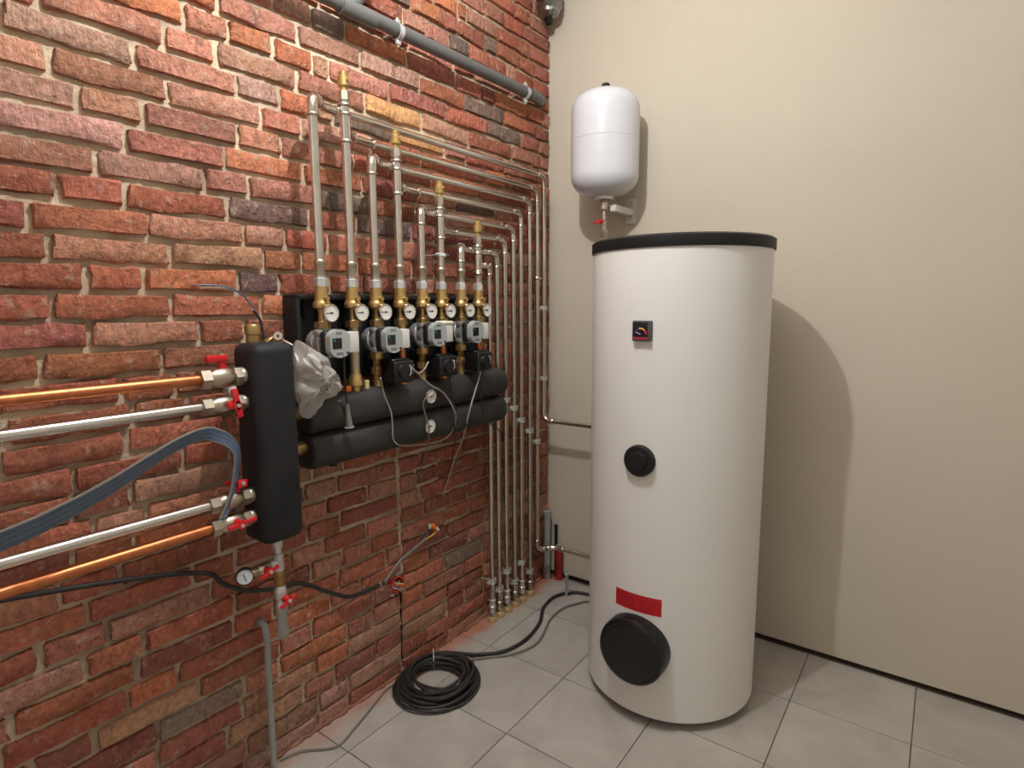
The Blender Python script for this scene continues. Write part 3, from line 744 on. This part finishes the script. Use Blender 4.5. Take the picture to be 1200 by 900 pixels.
dial(t, Vector((.2,-1.143,1.212)), .029, 'thermometer'); dial(t, Vector((.194,-1.146,1.095)), .029, 'thermometer')
MB().tube([(.13,-1.77,1.105),(.13,-1.655,1.105)],.022,18).build('lower_nipple', DBRASS, t)
MB().tube([(.13,-1.77,1.22),(.13,-1.655,1.22)],.022,18).build('upper_nipple', DBRASS, t)
MB().box((.15,-1.497,1.279),(.02,.028,.02),.003,1).build('orange_plug', ORANGE, t)
MB().cyl((.15,-1.41,1.262),(.15,-1.41,1.3),.009,12,.002).build('cream_plug', PALECAP, t)
MB().box((.07,-1.52,1.02),(.05,.03,.03),.004,1).build('wall_bracket', BLACKM, t)

# ------------------------------------------------------------------ hydraulic separator on the left
SX, SY = .198, -1.821
t = thing('hydraulic_separator', (SX,SY,.886), 'upright black foam boxed hydraulic separator left of the manifold', 'separator')
MB().box((SX,SY,1.164),(.128,.132,.586),.03,5).build('foam_case', FOAM, t)
MB().box((.02,SY,1.3),(.04,.05,.03),.003,1).cyl((.03,SY,1.3),(.14,SY,1.3),.008,10).build('wall_bracket', ZINC, t)
def side_valve(z, big, hmode, m_nut, m_body):
    r = .0285 if big else .025; x = .2; y0 = SY-.064
    m = MB(); m.lathe([(0,-.01),(r*.86,-.01),(r*.9,.012),(r*.86,.016),(0,.016)],(x,y0,z),(0,-1,0),20)
    m.lathe([(0,.014),(r,.014),(r,.034),(0,.034)],(x,y0,z),(0,-1,0),6)
    m.lathe([(0,.034),(r*.74,.034),(r*.98,.05),(r*1.02,.068),(r*.98,.086),(r*.74,.1),(0,.1)],(x,y0,z),(0,-1,0),24)
    m.lathe([(0,.1),(r,.1),(r,.125),(0,.125)],(x,y0,z),(0,-1,0),6)
    v = m.build('ball_valve', m_nut, t)
    MB().tube([(x,y0-.12,z),(x,y0-1.0,z)],.0145,16).build('connecting_pipe', m_body, v)
    yc = y0-.05
    m = MB(); sc_ = MB()
    if hmode == 'front_v':
        m.box((x+.046,yc,z+.006),(.008,.018,.082),.004,2,Matrix.Rotation(math.radians(10),3,'X')); m.cyl((x+.02,yc,z),(x+.05,yc,z),.0125,14); m.box((x+.04,yc-.014,z+.002),(.012,.022,.022),.005,2)
        sc_.cyl((x+.05,yc,z),(x+.055,yc,z),.0055,8)
    elif hmode == 'front_h':
        m.box((x+.044,yc-.008,z+.004),(.009,.085,.013),.004,2,Matrix.Rotation(math.radians(5),3,'X')); m.cyl((x+.02,yc-.012,z+.002),(x+.05,yc-.012,z+.002),.0125,14)
        sc_.cyl((x+.05,yc-.012,z),(x+.054,yc-.012,z),.0055,8)
    elif hmode == 'top':
        m.box((x+.006,yc,z+.05),(.022,.062,.009),.004,2,Matrix.Rotation(math.radians(-8),3,'X')); m.cyl((x,yc,z+.02),(x,yc,z+.052),.012,14); m.box((x+.02,yc+.012,z+.045),(.008,.03,.022),.003,2)
        sc_.cyl((x+.022,yc+.012,z+.047),(x+.028,yc+.012,z+.047),.0055,8)
    else:
        m.box((x+.006,yc-.03,z+.054),(.02,.055,.018),.004,2); m.cyl((x,yc-.012,z+.02),(x,yc-.012,z+.056),.012,14)
        sc_.cyl((x+.004,yc-.012,z+.056),(x+.004,yc-.012,z+.066),.0055,8)
    h = m.build('red_handle', RED, v); sc_.build('screw', ZINC, v)
side_valve(1.368, True, 'top_back', COPPER if False else NICKEL, COPPER)
side_valve(1.294, False, 'front_v', NICKEL, STEEL)
side_valve(1.022, False, 'top', NICKEL, STEEL)
side_valve(.958, False, 'front_h', NICKEL, COPPER)
MB().lathe([(0,1.44),(.02,1.44),(.02,1.478),(.0225,1.48),(.0225,1.503),(.019,1.508),(0,1.51)],(.158,SY-.006,0),(0,0,1),20).build('air_vent', DBRASS, t)
# key-like spanner on top of the case
kx = thing('metal_key', (.21,-1.785,1.458), 'small silver key lying on top of the black separator case', 'key')
m = MB(); hc = Vector((.215,-1.783,1.474)); nrm = Vector((.75,-.55,.25)).normalized()
m.lathe([(.004,-.0012),(.0125,-.0012),(.0125,.0012),(.004,.0012),(.004,-.0012)],hc,nrm,20); m.build('bow', STEELB, kx)
MB().tube([hc+Vector((.004,.008,-.008)),Vector((.234,-1.772,1.458)),Vector((.252,-1.762,1.447))],.0034,8).build('blade', STEELB, kx)
MB().box((.196,-1.8,1.464),(.02,.034,.01),.003,1,Matrix.Rotation(.5,3,'X')).build('brass_tag', DBRASS, kx)
# wire coming out of the case top
t2 = thing('sensor_wire', (.15,-1.785,1.46), 'thin dark wire with blue and white ends curving up from the separator top', 'wire')
wp = smooth([(.165,-1.79,1.455),(.155,-1.793,1.485),(.15,-1.797,1.52),(.15,-1.816,1.548)])
MB().tube(wp,.0042,8).build('sheath', RUBBER, t2)
MB().tube(smooth([(.15,-1.816,1.548),(.149,-1.832,1.577),(.148,-1.856,1.599),(.145,-1.905,1.612),(.14,-1.96,1.61)]),.002,6).build('white_core', WHITEP, t2)
MB().tube(smooth([(.15,-1.815,1.549),(.152,-1.834,1.579),(.151,-1.86,1.602),(.149,-1.91,1.617),(.145,-1.97,1.618)]),.002,6).build('blue_core', BLUECAB, t2)

# drain assembly under the separator
t = thing('drain_cock', (SX,-1.815,.55), 'drain fitting with two red handles hanging below the separator', 'valve')
x0, y0 = SX, -1.815
MB().lathe([(0,.9),(.011,.9),(.011,.86),(.0155,.86),(.0155,.838),(.011,.836),(.011,.82),(.016,.818),(.016,.765),(.0125,.762),(0,.762)],(x0,y0,0),(0,0,1),16).cyl((x0,y0,.79),(x0,y0-.03,.79),.013,14).build('tee', ZINC, t)
MB().lathe([(0,.765),(.017,.765),(.017,.735),(.0145,.73),(.0145,.715),(0,.715)],(x0,y0,0),(0,0,1),8).build('brass_nipple', DBRASS, t)
MB().lathe([(0,.716),(.013,.716),(.018,.704),(.0185,.692),(.018,.68),(.013,.668),(.016,.66),(.016,.648),(0,.648)],(x0,y0,0),(0,0,1),20).build('drain_valve', ZINC, t)
m = MB(); m.box((x0+.036,y0+.004,.672),(.009,.062,.012),.004,2,Matrix.Rotation(math.radians(20),3,'X')); m.cyl((x0+.012,y0+.004,.676),(x0+.04,y0+.004,.676),.0115,14); m.build('red_handle', RED, t)
MB().cyl((x0+.04,y0+.004,.676),(x0+.046,y0+.004,.676),.0055,8).build('screw', ZINC, t)
MB().lathe([(0,.65),(.0185,.65),(.0185,.632),(.016,.62),(.0155,.592),(.018,.582),(.0185,.555),(.015,.548),(0,.548)],(x0,y0,0),(0,0,1),20).build('hose_end', LGREYP, t)
MB().lathe([(0,.03),(.011,.03),(.016,.036),(.016,.06),(.011,.068),(.012,.07),(.012,.09),(0,.09)],(x0,y0,.787),(0,-1,0),12).build('gauge_valve', NICKEL, t)
m = MB(); m.box((x0+.032,y0-.048,.784),(.009,.062,.012),.004,2,Matrix.Rotation(math.radians(20),3,'X')); m.cyl((x0+.01,y0-.048,.787),(x0+.036,y0-.048,.787),.011,14); m.build('red_handle', RED, t)
MB().cyl((x0+.036,y0-.048,.787),(x0+.042,y0-.048,.787),.005,8).build('screw', ZINC, t)
pg = thing('pressure_gauge', (x0,-1.925,.79), 'small round pressure gauge with white dial beside the drain fitting', 'gauge')
gn = Vector((.86,-.48,.1)).normalized(); gc = Vector((x0+.004,-1.925,.786))
MB().lathe([(0,-.028),(.021,-.028),(.0235,-.022),(.0235,.003),(.0215,.004),(.0215,.001),(0,.001)],gc,gn,32).cyl((x0,-1.905,.787),(x0-.004,-1.925,.787),.009,10).build('case', BLACKM, pg)
MB().lathe([(0,.0005),(.0213,.0005),(.0213,.002),(0,.002)],gc,gn,32).build('dial_face', mat('cool_white_dial', s2l(205,208,214), .4), pg)
e1 = Vector((0,0,1)); e1 = (e1-gn*e1.dot(gn)).normalized(); e2 = gn.cross(e1)
MB().tube([gc+gn*.003+e1*.010+e2*.004, gc+gn*.003-e1*.012-e2*.004],.001,6).build('needle', BLACKM, pg)

# ------------------------------------------------------------------ plastic bag between separator and manifold
pol = [(.2,-1.716,1.459),(.2,-1.677,1.441),(.2,-1.633,1.405),(.2,-1.61,1.37),(.2,-1.567,1.333),(.2,-1.575,1.303),(.2,-1.613,1.275),(.2,-1.648,1.268),(.2,-1.668,1.255),(.2,-1.67,1.222),(.2,-1.7,1.216),(.2,-1.725,1.26),(.2,-1.735,1.33),(.2,-1.735,1.4)]
pol = [Vector(p_) for p_ in pol]; dense = smooth(pol+[pol[0]], 4)[:-1]
cen = Vector((.2,-1.66,1.335)); m = MB(); rbag = random.Random(5)
for side in (1,-1):
    rings = []
    for q in range(9):
        f = 1-q/9; row = []
        for i, p_ in enumerate(dense):
            a = i/len(dense)*math.tau
            fold = .017*math.sin(a*7+q*.9+side)*(1-f)*f*4 + rbag.uniform(-.006,.006)*(1 if q else 0)
            xx = side*(.05*(1-f**2)+.004)+fold + .015*math.sin(p_.z*60)
            c = cen+(p_-cen)*f; row.append(m.bm.verts.new((.2+xx+.012, c.y+rbag.uniform(-.004,.004)*(1 if q else 0), c.z+rbag.uniform(-.004,.004)*(1 if q else 0))))
        rings.append(row)
    for a, b_ in zip(rings, rings[1:]):
        for i in range(len(a)):
            j = (i+1) % len(a); m.bm.faces.new((a[i], a[j], b_[j], b_[i]))
    m.bm.faces.new(rings[-1])
o = m.build('plastic_bag', BAG, None, (.2,-1.66,1.22), ang=55); tag(o, 'crumpled clear plastic bag stuffed between the separator and the pumps', 'bag')

# ------------------------------------------------------------------ blue cables at the left edge
t = thing('cable_bundle', (.24,-1.96,1.08), 'bundle of blue grey cables drooping beside the separator valves', 'cables')
for q in range(13):
    a = q*.0062
    MB().tube(smooth([(.3+a*.3,-2.95,1.0+a*.6),(.25+a*.3,-2.4,1.08+a*.6),(.24+a*.2,-2.08,1.21+a*.4),(.245,-2.0+a*.25,1.205+a*.35),(.245-a*.3,-1.955+a*.35,1.165+a*.1),(.24-a*.4,-1.945+a*.4-.012,1.105),(.236-a*.4,-1.955+a*.4-.015,1.045),(.235,-2.0+a*.2,.99)],5),.0036,7).build('cable', BLUECAB if q % 4 else GREYCAB, t)

# ------------------------------------------------------------------ grey conduit standing on the floor at the lower left
t = thing('grey_conduit', (.05,-1.79,0), 'upright light grey plastic conduit at the foot of the brick wall, left edge', 'pipe')
pth, _ = fillet([(.0,-1.785,.52),(.05,-1.785,.52),(.05,-1.79,0)],.026,6)
MB().tube(pth,.0105,16).build('tube', LGREYP, t)
MB().tube([(.005,-1.785,.52),(.022,-1.785,.52)],.017,18).build('socket', mat('brownish_sleeve', s2l(140,112,102), .6), t)

# ------------------------------------------------------------------ cables on the wall
def cable(name, pts, r, m_, label, cat='cable', n=5, sides=8, grp=None):
    o = MB().tube(smooth(pts, n), r, sides).build(name, m_, None, pts[0]); return tag(o, label, cat, grp)
t = thing('wall_cable', (.03,-1.44,.46), 'black cable running along the brick wall to a coloured wire connector', 'cable')
MB().tube(smooth([(.06,-2.95,.98),(.05,-2.3,.86),(.04,-1.98,.775),(.035,-1.902,.705),(.035,-1.828,.655),(.045,-1.74,.629),(.04,-1.677,.618),(.035,-1.618,.592),(.03,-1.525,.522),(.03,-1.44,.469),(.03,-1.371,.457),(.03,-1.263,.453)]),.0075,10).build('black_sheath', RUBBER, t)
MB().tube(smooth([(.03,-1.263,.453),(.03,-1.226,.478),(.03,-1.168,.515),(.03,-1.1,.535),(.03,-1.027,.556)]),.006,10).build('grey_sheath', GREYCAB, t)
MB().tube(smooth([(.03,-1.027,.556),(.035,-1.018,.585),(.035,-1.0,.606)]),.003,6).build('blue_wire', BLUE, t)
MB().tube(smooth([(.03,-1.027,.556),(.035,-.99,.562),(.035,-.955,.575)]),.003,6).build('yellow_wire', YELLOW, t)
MB().box((.037,-.982,.602),(.016,.02,.03),.003,1,Matrix.Rotation(math.radians(35),3,'X')).build('orange_connector', ORANGE, t)
MB().box((.037,-1.004,.61),(.014,.012,.022),.003,1).build('white_connector', WHITEP, t)
MB().box((.037,-.957,.582),(.014,.012,.022),.003,1,Matrix.Rotation(math.radians(35),3,'X')).build('white_connector', WHITEP, t)
MB().bead((.03,-1.285,.455),(0,1,0),.009,.002).build('tape_band', LGREYCAB, t)
t = thing('junction_box', (.012,-1.178,.406), 'round red recessed junction box with loose wires in the brick wall', 'junction box')
jc = Vector((.004,-1.178,.406))
MB().lathe([(.029,-.03),(.035,-.03),(.035,.012),(.031,.014),(.029,.01),(.029,-.03)],jc,(1,0,0),28).build('rim', mat('red_box_plastic', s2l(196,60,46), .5), t)
MB().lathe([(0,.004),(.03,.004),(.03,.001),(0,.001)],jc,(1,0,0),20).build('dark_inside', DARKIN, t)
for q, (mm, p_) in enumerate(((ORANGE,[(.01,-1.19,.41),(.03,-1.17,.405),(.035,-1.15,.395),(.02,-1.146,.38)]),(PALECAP,[(.01,-1.195,.42),(.03,-1.185,.418),(.035,-1.165,.41)]),(LGREYCAB,[(.01,-1.18,.4),(.035,-1.165,.385),(.03,-1.15,.36)]),(COPPER,[(.01,-1.175,.395),(.03,-1.17,.375),(.025,-1.16,.36)]),(LGREYCAB,[(.01,-1.2,.4),(.03,-1.19,.395),(.03,-1.175,.38)]))):
    MB().tube(smooth(p_),.0026,6).build('wire', mm, t)
m = MB(); m.box((.006,-1.165,.448),(.014,.03,.02),.006,2); m.box((.006,-1.2,.368),(.014,.022,.016),.005,2); m.build('gypsum_dab', LGREYP, t)

# thin cables hanging in front of the manifold
def wcab(l): return [W(*p_) for p_ in l]
cable('sensor_cable', wcab([(446,443,.262),(450,462,.225),(458,482,.215),(460,500,.205),(461,515,.195),(470,522,.17),(492,521,.15),(515,517,.14),(528,508,.17),(534,490,.205),(529,474,.215),(519,460,.215),(503,450,.225),(483,431,.262)]), .0028, LGREYCAB, 'pale thin cable looping under the manifold from the second actuator')
cable('sensor_cable', wcab([(521,461,.212),(510,454,.212),(502,462,.222),(496,473,.212),(499,488,.205),(503,503,.205),(500,528,.12),(493,549,.05),(486,567,.03),(492,577,.03),(505,587,.03),(512,598,.03)]), .0028, GREYCAB, 'thin grey cable passing over both manifold dials down the bricks')
cable('sensor_cable', wcab([(565,431,.24),(557,458,.215),(550,482,.205),(543,512,.15),(532,540,.06),(524,566,.03),(519,582,.03)]), .003, LGREYCAB, 'pale thin cable slanting down from the rightmost actuator')
cable('sensor_cable', wcab([(527,434,.24),(528,456,.215),(533,478,.21),(532,500,.2),(533,518,.12),(528,545,.05),(521,568,.03)]), .0026, RUBBER, 'thin black cable hanging from the third actuator')
cable('sensor_cable', wcab([(566,430,.24),(564,456,.215),(566,480,.205),(574,495,.16),(584,503,.11),(589,512,.1),(590,518,.1)]), .003, RUBBER, 'thin black cable curling off the right end of the manifold')
cable('sensor_cable', wcab([(482,432,.25),(490,437,.25),(497,433,.24),(502,424,.23)]), .0024, LGREYCAB, 'short pale wire joining the second and third actuators')
t = thing('temperature_probe', W(409,503,.21), 'grey cone shaped temperature probe hanging on a black lead before the manifold', 'probe')
MB().tube(smooth(wcab([(403,418,.245),(404,440,.23),(405,458,.215),(407,475,.21)])),.0035,8).build('lead', RUBBER, t)
a, b_ = W(407,473,.21), W(409.5,500,.21); MB().lathe([(0,0),(.005,0),(.0115,(b_-a).length),(0,(b_-a).length)],a,b_-a,12).build('cone', GREYCAB, t)
MB().lathe([(0,0),(.016,0),(.016,.003),(0,.004)],b_,b_-a,14).build('disc', LGREYCAB, t)

# ------------------------------------------------------------------ cable coil on the floor and its lead to the tank
t = thing('cable_coil', (.172,-1.135,0), 'coil of thick black cable tied up on the tiles by the wall', 'cable coil')
rc = random.Random(11); pts = []; n = 13
cx, cy = .186, -1.14
for q in range(n*28+1):
    lp = q/28; a = lp*math.tau+1.2
    k_ = int(lp) % n
    rnd = random.Random(k_*17+3); r0 = rnd.uniform(.1,.158); ex = rnd.uniform(-.026,.03); ey = rnd.uniform(-.026,.03); zt_ = rnd.uniform(.006,.012); k2 = random.Random(((k_+1)%n)*17+3)
    f = lp-int(lp); f = f*f*(3-2*f)
    r1, ex1, ey1 = k2.uniform(.1,.158), k2.uniform(-.026,.03), k2.uniform(-.026,.03)
    r = r0+(r1-r0)*f; x = cx+ex+(ex1-ex)*f+r*math.cos(a); y = cy+ey+(ey1-ey)*f+r*math.sin(a)*1.04
    z = .008 + .05*(lp/n) + .009*math.sin(a*2+k_*1.7)
    pts.append((max(x,.034), y, max(z,.0075)))
MB().tube(pts,.0066,8).build('loops', RUBBER, t)
for q, r in ((0,.182),(1,.168)):
    MB().tube([(cx+.006+r*math.cos(a)*.93, cy+r*math.sin(a)*1.0, .0075+.012*q+.01*math.sin(a+q)**2) for a in [math.tau*i/48 for i in range(48)]],.006,8,closed=True).build('outer_loop', RUBBER, t)
zt_ = Vector((.064,-1.06,.0)); 
m = MB(); m.tube([(cx-.075,cy+.065,.008),(cx-.072,cy+.062,.064),(cx-.09,cy+.08,.074),(cx-.118,cy+.106,.066),(cx-.12,cy+.108,.01)],.0022,6); m.build('white_tie', WHITEP, t)
o = cable('floor_cable', [(.1,-1.02,.05),(.14,-.965,.035),(.205,-.885,.012),(.275,-.8,.0085),(.303,-.668,.0085),(.276,-.505,.0085),(.211,-.369,.0085),(.196,-.237,.0085),(.246,-.143,.0085),(.33,-.11,.0085),(.5,-.09,.0085),(.8,-.08,.0085)], .0085, RUBBER, 'thick black cable snaking over the tiles from the coil to the tank', 'cable', 8, 10)
cable('floor_cable', [(.12,-1.03,.03),(.19,-.94,.012),(.255,-.86,.006),(.32,-.785,.006),(.359,-.645,.006),(.298,-.44,.006),(.293,-.31,.006),(.325,-.234,.006),(.372,-.17,.006),(.55,-.12,.006),(.8,-.1,.006)], .0058, GREYCAB, 'thinner grey cable beside the thick black one on the tiles', 'cable', 8, 8)
cable('floor_cable', [(.036,-1.76,.006),(.06,-1.69,.005),(.127,-1.626,.005),(.143,-1.584,.005),(.118,-1.5,.005),(.095,-1.427,.005),(.06,-1.33,.005),(.045,-1.27,.006),(.06,-1.21,.012)], .0045, GREYCAB, 'thin grey cable on the tiles running left from the coil', 'cable', 8, 8)

# ------------------------------------------------------------------ pipe stubs at the foot of the corner
t = thing('floor_pipe', (.035,-.062,0), 'pale grey plastic pipe rising from the floor in the corner', 'pipe')
MB().tube([(.035,-.062,0),(.035,-.062,.38)],.019,18).build('tube', LGREYP, t); MB().lathe([(0,.38),(.023,.38),(.023,.4),(.017,.404),(0,.404)],(.035,-.062,0),(0,0,1),18).build('cap', LGREYP, t)
t = thing('floor_pipe', (.095,-.032,0), 'short red sleeved pipe rising from the floor beside the corner', 'pipe')
m = MB(); m.tube([(.095,-.032,0),(.095,-.032,.09),(.096,-.032,.19)],.0225,18); m.build('sleeve', REDM, t); MB().tube([(.095,-.032,.18),(.095,-.032,.205)],.015,16).build('tube', LGREYP, t)
t = thing('floor_pipe', (.068,-.022,0), 'thin black pipe squeezed between the grey and red pipes', 'pipe')
MB().tube([(.066,-.02,0),(.066,-.02,.3)],.009,12).build('tube', BLACKM, t); MB().lathe([(0,.3),(.011,.3),(.011,.312),(0,.313)],(.066,-.02,0),(0,0,1),12).build('cap', BLACKM, t)
t = thing('floor_stub', (.233,-.176,0), 'short grey stub pipe with a flanged top between corner and tank', 'pipe')
MB().lathe([(0,0),(.009,0),(.009,.115),(.0135,.117),(.0135,.126),(.009,.13),(0,.13)],(.233,-.176,0),(0,0,1),16).build('tube', LGREYP, t); MB().box((.248,-.178,.035),(.016,.012,.02),.003,1).build('clip', LGREYP, t)
